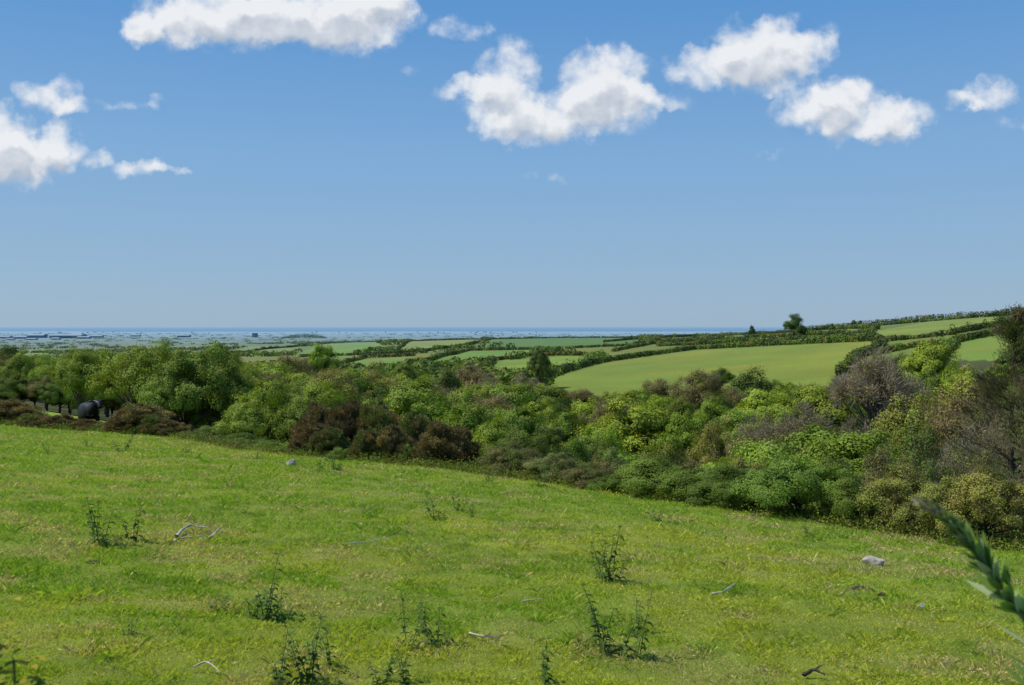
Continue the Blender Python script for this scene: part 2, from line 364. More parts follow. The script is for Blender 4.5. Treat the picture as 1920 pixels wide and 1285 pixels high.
# hedge along the pasture edge
hero('HW',255,634,51,200,rz=0,v=0); hero('HW',345,652,49,220,rz=.5,v=1); hero('HW',428,676,50,170,rz=2);hero('HL',150,652,74,120)
hero('HL',505,706,46,170); hero('HW',560,745,44,160,rz=1);hero('HW',470,745,44,160);hero('HW',310,705,47.5,150,rz=2)
hero('HL',785,706,43,250,v=0); hero('HL',885,752,40,200,v=1); hero('HW',720,735,48,160);hero('HL',930,785,37.5,160,v=0);hero('HL',690,742,44,120,v=1)
hero('F',262,756,44.5,130);hero('F',112,776,45.3,80);hero('F',20,748,47,120);hero('FG',66,772,46,80);hero('F',318,788,43,80);hero('F',222,778,44,60);hero('F',160,786,44.7,66);hero('SD',190,790,44.6,60)
hero('F',-60,760,48,120);hero('FG',290,772,43.5,80)
hero('F',585,790,36.2,90);hero('FG',620,800,35.2,80);hero('F',660,748,38,110);hero('FG',705,746,37.6,100);hero('F',735,795,34.2,80);hero('FG',690,800,34.5,70);hero('F',822,790,33.6,110);hero('FG',775,768,36,90);hero('F',590,752,41,100);hero('F',862,800,35,90)
hero('SB',640,840,34.6,70);hero('SB',770,830,33.9,60);hero('SD',655,835,35,60)
hero('SD',960,826,32.,160);hero('SD',1035,848,30.4,160);hero('SB',985,800,34,180);hero('SD',1110,868,28.7,140);hero('SB',450,812,41,160);hero('SB',390,798,43,110)
hero('SB',500,832,38,120);hero('SB',545,848,36.5,80);hero('SB',1060,820,35,180);hero('SD',1140,838,33,150)
hero('SB',1225,855,27.3,220,v=0);hero('SB',1340,868,25.4,220,v=1);hero('SB',1165,888,27.6,110);hero('SD',1290,860,31,170)
hero('SB',1500,856,22.7,240,v=1);hero('SB',1595,890,21.6,150,v=0);hero('SB',1420,882,23.6,150);hero('SG',1400,855,30,150)
hero('SG',1690,870,21.,200,v=0);hero('SG',1850,876,19.6,210,v=1);hero('SG',1770,900,20.,160);hero('SG',1950,880,19.4,170);hero('SD',1650,840,27,220);hero('SD',1740,800,32,220)
hero('SD',1850,840,26,180);hero('SB',1560,845,28,180)
hero('H',1905,577,38,270,v=0);hero('H',1990,610,44,260,v=1);hero('H',1850,700,60,170,v=1);hero('H',1925,700,36,200,v=1)
for px in range(-60,400,24):
    hero('SB' if (px//24)%3 else 'SD',px+R.uniform(-6,6),R.uniform(699,724),R.uniform(85,90),R.uniform(85,120))
# valley trees
for a in [('A',1195,738,90,240),('A',1285,775,80,130),('G',1340,788,76,120),('A',1125,790,78,120),
 ('E',1640,650,112,200),('E',1500,752,80,220),('E',1415,778,86,140),('E',1605,778,76,130),('D',1800,742,72,190),('B',1715,790,66,150),
 ('C',1412,686,175,135),('D',1315,696,185,140),('D',1235,712,195,110),('D',1372,728,165,90),('A',1745,640,205,120),('C',1690,660,240,70),
 ('A',1480,714,185,90),('A',1545,726,175,80),('A',1012,748,118,115),('B',935,760,100,120),('D',1090,732,200,140),('E',985,704,260,110),
 ('C',838,688,205,100),('G',700,694,185,130),('D',540,668,175,130),('C',1010,654,420,65),('A',603,645,330,75),('B',760,680,330,60),('D',880,684,300,110),
 ('B',42,660,108,80),('A',85,666,104,75),('HW',130,652,98,120),('C',10,648,160,100),('B',410,640,150,100),('A',200,650,110,110),
 ('B',1062,772,105,110),('B',870,733,135,120),('D',620,696,170,130),('B',1870,690,100,150),('A',1815,690,135,120),('C',1895,660,230,80),('E',905,708,230,110),('B',1350,688,330,60),
 ('A',740,745,90,130),('B',1110,815,66,130),('B',1240,828,60,130),('C',1030,798,70,120),('D',1400,815,60,130),('B',1560,812,58,140),('C',1700,703,150,120),('B',1745,705,120,120),('B',1180,733,170,110),('B',1590,720,170,100),('C',1345,735,140,100),('B',1460,712,230,60)]:
    hero(*a)
hero('C',1490,588,760,46,sink=3.5,label='dark domed cypress tree alone on the ridge')
for px,top in [(1600,600),(1612,601),(1560,607),(1410,610)]: hero('C',px,top,900,16,sink=2)
# random fill
cand=[];yy=24.
while yy<640:
    s=7. if yy<70 else (10.4 if yy<200 else 9.5)
    for xx in np.arange(-.62*yy-20,.62*yy+20,s):
        cand.append((xx+R.uniform(-.45,.45)*s,yy+R.uniform(-.45,.45)*s))
    yy+=s
cand=np.array(cand);zc=H(cand[:,0],cand[:,1]);pxc=960+F*cand[:,0]/cand[:,1];pyc=HY-F*zc/cand[:,1]
ok=(cand[:,1]>bnd(PX(cand[:,0],cand[:,1]))+6)&(pxc>-150)&(pxc<2080)
ok&=~((pxc<330)&(cand[:,1]<94))
for poly,_ in fields:
    ok&=~(inpoly(pxc,pyc+1,poly)&(cand[:,1]>350))
lim=np.interp(pxc,[0,500,700,900,1000,1050,1400,1600,1700,1920,2100],[540,470,430,420,380,320,320,320,360,350,350])
ok&=cand[:,1]<lim
cand=cand[ok];pxc=pxc[ok];zc=zc[ok]
PA=np.array(placed)
env1=lambda p:np.interp(p,[0,300,500,700,900,1000,1200,1400,1600,1800,2000],[700,690,730,760,790,822,842,836,820,785,770])
env2=lambda p:np.interp(p,[0,300,500,700,900,1000,1200,1400,1600,1800,2000],[672,685,700,725,748,760,770,755,735,720,705])
envf=lambda p:np.interp(p,[0,400,500,700,900,1030,1060,1300,1580,1650,1700,1800,2100],[652,664,674,694,708,718,730,724,716,676,674,682,674])
order=np.argsort(cand[:,1]);rest=[];nin=0
for i in order:
    x,y=cand[i];p=pxc[i]
    if np.any((PA[:,0]-x)**2+(PA[:,1]-y)**2<(PA[:,2]*.85+2.2)**2): continue
    h=R.uniform(7.5,13)
    if y<75: h=min(h,(zof(env1(p)+R.uniform(-28,40),y)-zc[i]))
    elif y<130: h=min(h,(zof(env2(p)+R.uniform(-24,38),y)-zc[i]))
    else: h=min(h,zof(envf(p)+R.uniform(-2,28),y)-zc[i])
    if h<1.8: continue
    w=max(min(h*R.uniform(.95,1.3),13),6. if y>70 else 4.6)
    q=vn(x/25,y/25,41)*.5+R.rand()*.55
    if p>1250: ks=['C','B','D','A','E','B','A','G','A']
    elif p>700: ks=['C','A','B','D','B','A','E','B','G']
    else: ks=['C','B','A','B','D','A','B','G','B']
    k=ks[int(min(q,.999)*9)]
    if nin<185: 
        if y<48 and k in 'ABCDEG': k={'A':'HL','B':'HW','C':'HW','D':'HW','E':'HL','G':'HL'}[k]
        place(k,x,y,h,w);nin+=1
    else: rest.append((x,y,zc[i],h,w,k))
light={}
for k,c,alt in [('A',LIME,MID),('B',MID,OLV),('C',DARK,MID),('D',RUS,OLV),('E',GRY,RUS),('G',(.125,.13,.022),MID)]:
    light[k]=[]
    for v in range(2):
        tb,mb=make_tree(500+ord(k)+v,8,8,.4,8,80,44,.38,.85,c,alt=alt,altp=.1,twig=4 if k in'DE' else 0,tww=.09,twl=1.4)
        light[k].append((np.concatenate(mb.V),np.concatenate(mb.F),np.concatenate(mb.C)))
WB=MB()
def addlight(B,x,y,z,h,w,k,mul=1.):
    V,Fc,C=light[k][R.randint(2)];a=R.uniform(0,6.28);ca,sa=math.cos(a),math.sin(a);s=w/8
    V2=np.stack([(V[:,0]*ca-V[:,1]*sa)*s+x,(V[:,0]*sa+V[:,1]*ca)*s+y,V[:,2]*h/8+z-.2],-1)
    B.add(V2,Fc,C*R.uniform(.72,1.12)*mul)
for t in rest: addlight(WB,*t)
print('fill',nin,'rest',len(rest))
ob('woodland',WB.mesh('woodland',M_leaf),kind='stuff',label='mixed green and brown woodland filling the valley',category='woodland')

# ------------------------------------------------------------ hedgerows
hed=[[(430,664),(560,650),(640,643),(720,640)],[(560,670),(735,665),(800,659),(900,643),(930,630)],[(732,664),(770,640),(850,630),(920,627)],
 [(770,686),(880,658),(1060,654),(1190,648),(1240,640)],[(900,680),(1000,668),(1060,667),(1110,667)],[(1000,728),(1040,703),(1130,680),(1300,656),(1450,648),(1650,639)],
 [(920,634),(1010,629),(1130,629),(1230,632)],[(1200,640),(1330,640),(1480,632),(1640,628)],[(1230,650),(1400,643),(1560,637),(1650,636)],
 [(1640,643),(1770,630),(1890,608),(1930,602)],[(1600,614),(1700,604),(1800,594),(1870,591),(1930,584)],[(1770,678),(1785,644),(1900,622),(1940,618)],[(890,708),(925,679)],[(1230,632),(1400,622),(1560,618),(1650,618)],
 [(1652,643),(1650,656),(1610,674),(1572,705)],[(1650,664),(1720,650),(1785,645)],[(1130,642),(1300,630),(1450,626)],[(1150,660),(1220,646),(1330,636)],[(600,696),(680,672),(780,668)],
 [(1480,612),(1640,600),(1760,590),(1860,580),(1960,560)]]
tall={19:3.2,5:.6,14:1.2,7:.8,8:.8,13:.8}
for hi,pl in enumerate(hed):
    B=MB();r=np.random.RandomState(900+hi);W3=[hit(*p) for p in pl]
    for (x0,y0),(x1,y1) in zip(W3[:-1],W3[1:]):
        ln=math.hypot(x1-x0,y1-y0);n=max(int(min(ln,1500)/1.4),2)
        for s in range(n):
            f=(s+r.rand())/n;x=x0+(x1-x0)*f;y=y0+(y1-y0)*f
            ofs=5*(fbm(x/60,y/60,hi,2)-.5)
            x+=ofs+r.normal()*.8;y+=r.normal()*1.2
            hh=1.7+tall.get(hi,0)+3.6*float(fbm(x/25,y/25,hi+3,3))
            if r.rand()<.02: hh+=r.uniform(1.5,3)
            z=float(H(x,y))-.5;m=50
            off=nrm(r.normal(size=(m,3)))*np.array([1.8,1.8,hh*.5]);P=off+np.array([x,y,z+hh*.5])
            cc=[DARK,DARK,MID,OLV][int(vn(x/9,y/9,hi)*3.99)]
            V,Fc=leaves(r,P,1.1*r.uniform(.6,1.4,m),.9,nb=nrm(off)*2.,jit=.5)
            B.add(V,Fc,np.repeat(jitcol(r,np.array(cc)*r.uniform(.65,.82),m,.06),4,0))
    o=ob('hedgerow',B.mesh('hedgerow',M_leaf));o['label']='dark green overgrown hedgerow dividing pasture fields';o['category']='hedge';o['group']='hedgerows between the fields'
B=MB();r=np.random.RandomState(77)
N0=17000
d=np.exp(r.uniform(math.log(430),math.log(9500),N0));pp=r.uniform(-80,2000,N0)
x=(pp-960)/F*d;z=H(x,d);py=HY-F*z/d
g=np.sin((x*.92+d*.39)/150+2*fbm(x/900,d/900,11,2)*3);g2=np.sin((-x*.39+d*.92)/210+3*fbm(x/900,d/900,17,2)*2)
keep=(np.abs(g)<.15)|(np.abs(g2)<.17)|(fbm(x/300,d/300,55,3)>np.where(d<2600,.57,.62))
keep&=~((pp>1130)&(d<1500))
keep&=(d<3000)|(r.rand(N0)<.5)
for poly,_ in fields: keep&=~(inpoly(pp,py+1,poly)&(d<3000))
print('far',keep.sum())
for i in np.where(keep)[0]:
    m=28;s=1+d[i]/3000;hh=r.uniform(3.,6.5)
    off=nrm(r.normal(size=(m,3)))*np.array([4.*s*(1.6 if d[i]>3000 else 1),4.,hh*.5]);P=off+np.array([x[i],d[i],z[i]+hh*.45])
    V,Fc=leaves(r,P,2.3*s**.6*r.uniform(.6,1.4,m),2.*s**.6,nb=nrm(off)*2.,jit=.5)
    B.add(V,Fc,np.repeat(jitcol(r,np.array([DARK,DARK,MID,MID,OLV][r.randint(5)])*r.uniform(.7,1.),m,.06),4,0))
for i in range(160):
    px_=530+80*r.rand();dd=5200+r.uniform(-150,150);xx=(px_-960)/F*dd;zz=float(H(xx,dd));hh=16*math.sin(math.pi*(px_-528)/84)+4;m=18
    P=r.normal(size=(m,3))*np.array([6,6,hh*.25])+np.array([xx,dd,zz+hh*.55])
    V,Fc=leaves(r,P,5,4,nb=np.array([0,0,.5]));B.add(V,Fc,np.repeat(jitcol(r,DARK,m),4,0))
ob('distant_woodland',B.mesh('distant_woodland',M_leaf),kind='stuff',label='distant hedges and copses across the coastal plain',category='woodland')

# undergrowth beyond the pasture edge
B=MB();r=np.random.RandomState(12)
for i in range(2600):
    p=r.uniform(-150,2080);b=float(bnd(p));y=b+.3+r.rand()**1.3*5;x=(p-960)/F*y
    z=float(H(x,y));hh=r.uniform(.12,.3)+.35*r.rand()**2*min(1,(y-b)/2);m=60
    P=r.normal(size=(m,3))*np.array([.28,.28,hh*.3])+np.array([x,y,z+hh*.45])
    cc=[(.07,.105,.014),(.055,.085,.014),(.08,.072,.024),(.09,.13,.016)][r.randint(4)]
    V,Fc=leaves(r,P,.055*r.uniform(.6,1.5,m),.04,nb=np.array([0,0,.6]),jit=.8);B.add(V,Fc,np.repeat(jitcol(r,np.array(cc)*r.uniform(.8,1.1),m,.1),4,0))
ob('undergrowth',B.mesh('undergrowth',M_leaf),kind='stuff',label='tangled brambles and weeds along the pasture edge',category='undergrowth')

# ------------------------------------------------------------ pasture grass
def grass(n,seed,y0,y1,pw,hs,ws,wild=0):
    r=np.random.RandomState(seed)
    y=(y0**pw+(y1**pw-y0**pw)*r.rand(n))**(1/pw);u=r.uniform(-.64,.64,n);x=u*y
    k=y<bnd(PX(x,y))+1.5*r.rand(n)+.3;x=x[k];y=y[k];n=len(x)
    if wild:
        k=fbm(x*1.3,y*1.3,101,3)>.58;x=x[k];y=y[k];n=len(x)
    z=H(x,y)
    tf=fbm(x*3.4,y*3.4,61,3);big=fbm(x*.28,y*.28,71,4);med=fbm(x*1.1,y*1.1,81,4)
    h=hs*(y/10)**.3*(.6+1.9*np.clip(tf-.25,0,1)**1.5*1.6)*r.uniform(.5,1.4,n);w=ws*(y/10)**.75*r.uniform(.6,1.3,n)
    a=r.uniform(0,6.283,n);lean=nrm(np.stack([r.normal(size=n)*.7,r.normal(size=n)*.7,np.ones(n)*.85],-1))
    A=np.stack([np.cos(a),np.sin(a),np.zeros(n)],-1)*w[:,None]/2
    P=np.stack([x,y,z-.005],-1)
    mid=P+lean*h[:,None]*.5+np.array([0,0,.1])*h[:,None]
    tip=P+lean*h[:,None];tip[:,2]-=h*.12
    V=np.stack([P-A,P+A,mid+A*.7,tip],1)
    V=V.reshape(-1,3);Fc=np.arange(n*4).reshape(n,4)
    g=np.array([.125,.2,.018]);yl=np.array([.21,.235,.03]);dk=np.array([.07,.13,.015]);st=np.array([.33,.28,.14])
    t=np.clip((big-.40)*3.+(med-.5)*2.2+.2*np.clip((14-y)/6,-1,1)+np.clip(x/12,-.35,.25),0,1)[:,None]
    C=g*(1-t)+yl*t
    dm=np.clip((.46-med)*7,0,1)[:,None];C=C*(1-dm*.45)+dk*dm*.45
    ps=.07+.6*np.clip((fbm(x*1.2,y*1.2,91,4)-.56)*8,0,1)
    s=r.rand(n)<ps;C[s]=st*r.uniform(.45,1.1,(s.sum(),1))
    C=C*r.uniform(.78,1.22,(n,1))
    return V,Fc,np.repeat(C,4,0)
B=MB()
B.add(*grass(1000000,3,5,60,.4,.05,.0055))
B.add(*grass(100000,4,5,60,.5,.095,.006,1))
ob('grass',B.mesh('grass',M_grass),kind='stuff',label='short bright green pasture grass with yellowish tufts',category='grass')

# ------------------------------------------------------------ nettles
def nettle(seed,hgt=.5,ns=4):
    r=np.random.RandomState(seed);tb=MB();mb=MB()
    for s in range(ns):
        a=r.uniform(0,6.28);l=r.uniform(.05,.4);h=hgt*(1.0 if s==0 else r.uniform(.45,.95))
        b0=np.array([math.cos(a)*.1*r.rand(),math.sin(a)*.1*r.rand(),-.03])
        d=np.array([math.cos(a)*l,math.sin(a)*l,1.])
        pts=[b0+d*h*t+np.array([math.cos(a),math.sin(a),0])*h*.12*t*t for t in np.linspace(0,1,7)]
        V,Fc=tube(pts,np.linspace(.006,.003,7),5);tb.add(V,Fc,jitcol(r,(.07,.09,.03),len(V)))
        npair=int(4+h*8)
        for k in range(npair):
            t=.2+.8*k/(npair-1);c=b0+d*h*t+np.array([math.cos(a),math.sin(a),0])*h*.12*t*t
            L0=(.105*(1-.45*t)+.012)*r.uniform(.6,1.2)
            for q in range(2):
                an=k*math.pi/2+q*math.pi+r.normal()*.25+a
                D=np.array([math.cos(an),math.sin(an),r.uniform(-.3,.35)+(.4 if t>.93 else 0)]);D/=np.linalg.norm(D)
                S_=np.cross(D,[0,0,1]);S_/=np.linalg.norm(S_);U=np.cross(S_,D)
                V=[];m=6
                for j in range(m+1):
                    f=j/m;w=L0*.34*math.sin(math.pi*min(1,f*.86+.14))**.8*(1-f*.35);w=max(w,.001)*(1.15 if j%2 else .85)
                    if j==m: w=.0006
                    cc=c+D*(.012+L0*f)+np.array([0,0,-.4*L0*f*f])
                    V+= [cc-S_*w+U*w*.35,cc,cc+S_*w+U*w*.35]
                Fc=[]
                for j in range(m):
                    Fc+=[[j*3,j*3+1,j*3+4,j*3+3],[j*3+1,j*3+2,j*3+5,j*3+4]]
                mb.add(V,Fc,jitcol(r,np.array([.046,.084,.016])*r.uniform(.7,1.45),1)[0])
    return tb.mesh('nettle_stem',M_net,True),mb.mesh('nettle_foliage',M_net)
NT=[nettle(11,.5,3),nettle(12,.5,3),nettle(13,.45,4),nettle(14,.55,2)]
def gpt(px,py):
    d=np.linspace(4,47,1500);x=W(px,d);p=HY-F*H(x,d)/d
    k=np.where(p<=py)[0];k=k[0] if len(k) else len(d)-1
    return float(x[k]),float(d[k])
for px,py,hp,ws,v in [(187,1025,90,.8,0),(178,1005,65,.8,3),(205,1030,45,1,1),(245,1015,65,.9,0),(228,848,40,1,1),(818,975,45,1.3,2),(858,960,40,1.1,2),(885,972,30,1,0),(688,972,26,1.2,2),
 (495,1160,105,.9,1),(525,1165,65,1.1,2),(405,1150,40,1.3,2),(470,1160,45,1,2),(1138,1095,105,.75,0),(1125,1085,75,.7,3),(1150,1092,85,.7,1),(820,1215,80,1.0,2),(765,1225,95,.7,3),(790,1190,60,1,0),
 (1150,1235,130,.8,1),(1190,1240,110,.7,3),(1130,1215,95,.8,0),(520,1290,95,1.0,1),(570,1285,115,.8,0),(625,1255,80,.9,3),(1025,1290,100,.8,1),(715,1285,75,.9,1),(760,1290,65,1.1,0),
 (238,1195,40,1,2),(595,885,30,1.3,2),(630,882,28,1.2,2),(590,1280,90,.9,3),(1520,1010,26,1.3,2),(480,862,22,1.3,2),(915,905,30,1,2),(1015,915,32,1.2,2),(1230,978,26,1.3,2),(1195,1190,65,.8,0),(90,850,20,1.3,2),(165,840,20,1.3,2),(350,850,18,1.3,2)]:
    hp*=1.05;x,y=gpt(px,py);h=hp*y/F;s=h/.5
    e=bpy.data.objects.new('nettle_plant',None);col.objects.link(e);e.empty_display_size=.2
    e.location=(x,y,float(H(x,y)));e.scale=(s*ws,s*ws,s);e.rotation_euler=(0,0,R.uniform(0,6.28))
    e['label']='dark green stinging nettle clump growing in pasture grass' if v in(1,2) else 'tall thin stinging nettle stems rising from grass'
    e['category']='nettle';e['group']='nettles in the pasture'
    ob('stem',NT[v][0],e);ob('foliage',NT[v][1],e)

# ------------------------------------------------------------ near flower spike and leaves
def lance(mb,c,D,L0,w0,colr,U=None,curl=.15,m=8):
    D=D/np.linalg.norm(D);S_=np.cross(D,np.array([0,0,1.]) if U is None else U);S_/=max(np.linalg.norm(S_),1e-6);Un=np.cross(S_,D)
    V=[]
    for j in range(m+1):
        f=j/m;w=max(w0*math.sin(math.pi*(f*.9+.1))**.9*(1-f*.3),.0003) if j<m else .0003
        cc=c+D*L0*f+Un*(-curl*L0*f*f)
        V+=[cc-S_*w+Un*w*.35,cc,cc+S_*w+Un*w*.35]
    Fc=[]
    for j in range(m): Fc+=[[j*3,j*3+1,j*3+4,j*3+3],[j*3+1,j*3+2,j*3+5,j*3+4]]
    mb.add(V,Fc,colr)
M_spike=leafmat('spike_leaf',.35,.6,.1,0,gain=1.6)
r=np.random.RandomState(3);yy=1.35
def wp(px,py,y=yy): return np.array([W(px,y),y,zof(py,y)])
key=[np.array([.78,1.45,float(H(.78,1.45))-.03]),np.array([.80,1.42,-1.4]),np.array([.77,1.38,-.75]),wp(1945,1220),wp(1892,1125),wp(1835,1035),wp(1780,975),wp(1730,945)]
ax=[]
for i in range(len(key)-1):
    p0=key[max(i-1,0)];p1=key[i];p2=key[i+1];p3=key[min(i+2,len(key)-1)]
    for t in np.linspace(0,1,8,endpoint=False):
        ax.append(.5*((2*p1)+(-p0+p2)*t+(2*p0-5*p1+4*p2-p3)*t*t+(-p0+3*p1-3*p2+p3)*t**3))
ax.append(key[-1]);ax=np.array(ax);na=len(ax)
e=bpy.data.objects.new('flower_spike_plant',None);col.objects.link(e);e.location=key[0].tolist()
e['label']='leaning unopened flower spike with narrow green leaves and mauve tip';e['category']='plant'
tb=MB();rad=np.interp(np.arange(na),[0,24,na-1],[.008,.005,.0028]);V,Fc=tube(ax-key[0],rad,8);tb.add(V,Fc,(.14,.18,.07));ob('stem',tb.mesh('spike_stem',M_spike,True),e)
mb=MB();bb=MB()
for i in range(135):
    s=r.rand()
    k=10+s*(na-17);k0=int(k);f=k-k0;c=ax[k0]*(1-f)+ax[min(k0+1,na-1)]*f
    T=ax[min(k0+1,na-1)]-ax[k0-1];T/=np.linalg.norm(T);rd=r.normal(size=3);rd-=T*rd.dot(T);rd/=np.linalg.norm(rd)
    tt=(k-24)/(na-24) if k>24 else 0
    if k<24 and r.rand()<.5: continue
    L0=(.046*(1-tt)+.014)*r.uniform(.7,1.2)
    pal=np.array([.13,.2,.045]) if r.rand()<.8 else np.array([.24,.28,.17])
    lance(mb,c-key[0],T*(.8+.6*tt)+rd*(.72-.42*tt),L0,L0*.12+.001,pal*r.uniform(.65,1.35),U=rd,curl=-.05)
for i in range(230):
    k=na-1-14*r.rand()**.8;k0=int(min(k,na-2));f=k-k0;c=ax[k0]*(1-f)+ax[k0+1]*f
    T=ax[k0+1]-ax[k0-1];T/=np.linalg.norm(T);rd=r.normal(size=3);rd-=T*rd.dot(T);rd/=np.linalg.norm(rd)
    q=(na-1-k)/14
    lance(bb,c-key[0]+rd*(.002+.005*q),T+rd*.35,.014,.0024,np.array([.27,.22,.19]) *r.uniform(.6,1.3) if r.rand()<.75-.5*q else np.array([.18,.23,.09]),U=rd,curl=0,m=3)
ob('foliage',mb.mesh('spike_leaves',M_spike,True),e);ob('bud',bb.mesh('spike_bud',M_spike,True),e)
for bx,by,tp in [(-.815,1.6,1240),(-.875,1.62,1135)]:
    e=bpy.data.objects.new('leafy_plant',None);col.objects.link(e);bz=float(H(bx,by));e.location=(bx,by,bz)
    e['label']='yellowish green leafy weed stem beside the pasture';e['category']='plant'
    tb=MB();topz=zof(tp,by)-bz
    V,Fc=tube([(0,0,-.03),(.02,0,.3*topz),(.03,.0,.7*topz),(.01,0,topz)],[.006,.005,.004,.002],7);tb.add(V,Fc,(.12,.12,.04));ob('stem',tb.mesh('weed_stem',M_spike,True),e)
    mb=MB()
    for i in range(260):
        t=r.uniform(.3,1)**.6;a=r.uniform(0,6.28);c=np.array([.02,0,topz*t])+r.normal(size=3)*.022;L0=.028*r.uniform(.7,1.2)
        lance(mb,c,np.array([math.cos(a),math.sin(a),.35]),L0,L0*.32,np.array([.22,.2,.02] if r.rand()<.6 else [.12,.16,.02])*r.uniform(.7,1.2),curl=.25,m=5)
    ob('foliage',mb.mesh('weed_leaves',M_spike,True),e)

# ------------------------------------------------------------ stones, branches, droppings, flowers
M_stone=simplemat('pale_stone',(.36,.33,.28),.85,.35,9,.6,False)
M_bleach=simplemat('bleached_wood',(.42,.38,.33),.8,.3,30,.4,False)
M_dung=simplemat('dry_dung',(.06,.045,.03),.95,.4,20,.8,False)
def rock(px,py,wp_,hp,name,label,cat,mat,seed,flatp=1.):
    import bmesh
    x,y=gpt(px,py);s=wp_*y/F/2;h=hp*y/F
    bm=bmesh.new();bmesh.ops.create_icosphere(bm,subdivisions=4,radius=1)
    rr=np.random.RandomState(seed);pl=[(nrm(rr.normal(size=3)),rr.uniform(.6,.9)) for _ in range(12)]
    for v in bm.verts:
        c=np.array(v.co)
        for n_,d_ in pl:
            q=c.dot(n_)
            if q>d_: c=c-n_*(q-d_)*.85
        c=c*(1+.06*(float(vn(c[0]*5+seed,c[1]*5+c[2]*3,3))-.5))
        v.co=(c[0]*s,c[1]*s*.7,c[2]*h*.75)
    me=bpy.data.meshes.new(name);bm.to_mesh(me);bm.free();me.materials.append(mat)
    o=ob(name,me);o.location=(x,y,float(H(x,y))+h*.3);o.rotation_euler=(0,0,rr.uniform(-.4,.4));o['label']=label;o['category']=cat
rock(1641,1062,48,18,'stone','pale angular stone lying in pasture grass','stone',M_stone,1)
rock(545,873,20,12,'stone','grey-white stone at the hedge foot','stone',M_stone,2)
rock(172,1058,26,6,'stone','low brownish stone among grass','stone',M_dung,4)
for i,(px,py,w_,h_) in enumerate([(1615,1108,28,7),(1655,1120,22,7),(330,1015,16,11)]):
    rock(px,py,w_,h_,'dung_pat','dark dried cow dung pat in grass','dung',M_dung,10+i)
def stick(pts,r0,label,name='fallen_branch',mat=M_bleach):
    P=[]
    for px,py,hh,dy in pts:
        x,y=gpt(px,py);y+=dy;P.append(np.array([x,y,float(H(x,y))+hh]))
    P=np.array(P);Q=[]
    for i in range(len(P)-1):
        for t in np.linspace(0,1,5,endpoint=False):
            p0=P[max(i-1,0)];p1=P[i];p2=P[i+1];p3=P[min(i+2,len(P)-1)]
            Q.append(.5*((2*p1)+(-p0+p2)*t+(2*p0-5*p1+4*p2-p3)*t*t+(-p0+3*p1-3*p2+p3)*t**3)+R.normal(size=3)*r0*.2)
    Q.append(P[-1]);Q=np.array(Q);o0=Q[0].copy()
    n=len(Q);rad=r0*(1-.7*np.linspace(0,1,n))*(1+.15*R.normal(size=n))
    B=MB();V,Fc=tube(Q-o0,np.abs(rad)+.001,7);B.add(V,Fc,(.5,.5,.5));
    if n>6:
        k=n//2;t=Q[k+1]-Q[k];V,Fc=tube([Q[k]-o0,Q[k]-o0+t*1.2+np.array([.02,.0,.03]),Q[k]-o0+t*2+np.array([.06,0,.06])],[rad[k]*.7,rad[k]*.5,.001],6);B.add(V,Fc,(.5,.5,.5))
    o=ob(name,B.mesh(name,mat,True));o.location=o0.tolist();o['label']=label;o['category']='branch'
stick([(326,1018,.0,0),(336,1006,.06,0),(355,1000,.1,0),(388,1001,.08,0)],.024,'curved bleached branch arching out of grass')
stick([(392,1014,.03,0),(402,1008,.05,0),(411,1002,.08,0)],.02,'short pale broken branch standing in grass')
stick([(335,1016,.04,0),(370,1016,.06,0),(395,1014,.06,0)],.01,'thin pale twig lying in grass')
stick([(640,1030,.06,0),(690,1026,.07,0),(735,1018,.08,0)],.007,'thin pale twig lying in grass')
stick([(1335,1122,.04,0),(1358,1122,.07,0),(1380,1113,.11,0)],.014,'pale forked stick lying in grass')
stick([(880,1200,.05,0),(905,1208,.06,0),(935,1208,.06,0)],.01,'grey stick lying in grass')
stick([(980,1138,.05,0),(1015,1137,.07,0)],.008,'grey stick lying in grass')
stick([(360,1265,.04,0),(385,1266,.08,0),(410,1280,.06,0)],.008,'curled straw-coloured stick in grass')
stick([(1510,1278,.03,0),(1530,1276,.07,0),(1550,1282,.05,0)],.02,'brown broken branch in grass',mat=M_dung)
stick([(760,995,.04,0),(772,992,.1,0)],.008,'short pale stick standing in grass')
M_white=simplemat('white_petal',(.75,.75,.72),.7,.1,20,0,False);M_yel=simplemat('yellow_petal',(.75,.55,.02),.6,.1,20,0,False)
def flower(px,py,rad,mat,label,stemh,ball):
    x,y=gpt(px,py);B=MB();r2=np.random.RandomState(int(px))
    e=bpy.data.objects.new('dandelion',None);col.objects.link(e);e.location=(x,y,float(H(x,y)));e['label']=label;e['category']='flower';e['group']='dandelions in the grass'
    V,Fc=tube([(0,0,-.02),(.005,0,stemh*.5),(0,.004,stemh)],[.002,.002,.002],5);B.add(V,Fc,(.1,.15,.04));ob('stem',B.mesh('flower_stem',M_net,True),e)
    B=MB();c=np.array([0,0,stemh])
    for i in range(70):
        d=nrm(r2.normal(size=3))
        if not ball: d=nrm(np.array([d[0],d[1],abs(d[2])*.35+.1]))
        V,Fc=leaves(r2,np.array([c+d*rad*.55]),rad*1.1,rad*.28,a=np.array([d])*5);B.add(V,Fc,(.8,.8,.8))
    ob('flower_head',B.mesh('flower_head',mat),e)
flower(1733,1160,.03,M_white,'white dandelion seed head above grass',.14,True)
for p in [(1648,1195),(1690,1197),(1668,1250),(1700,1180),(1760,1190),(60,1010),(1840,1205)]: flower(p[0],p[1],.018,M_yel,'yellow dandelion flower in short grass',.1,False)

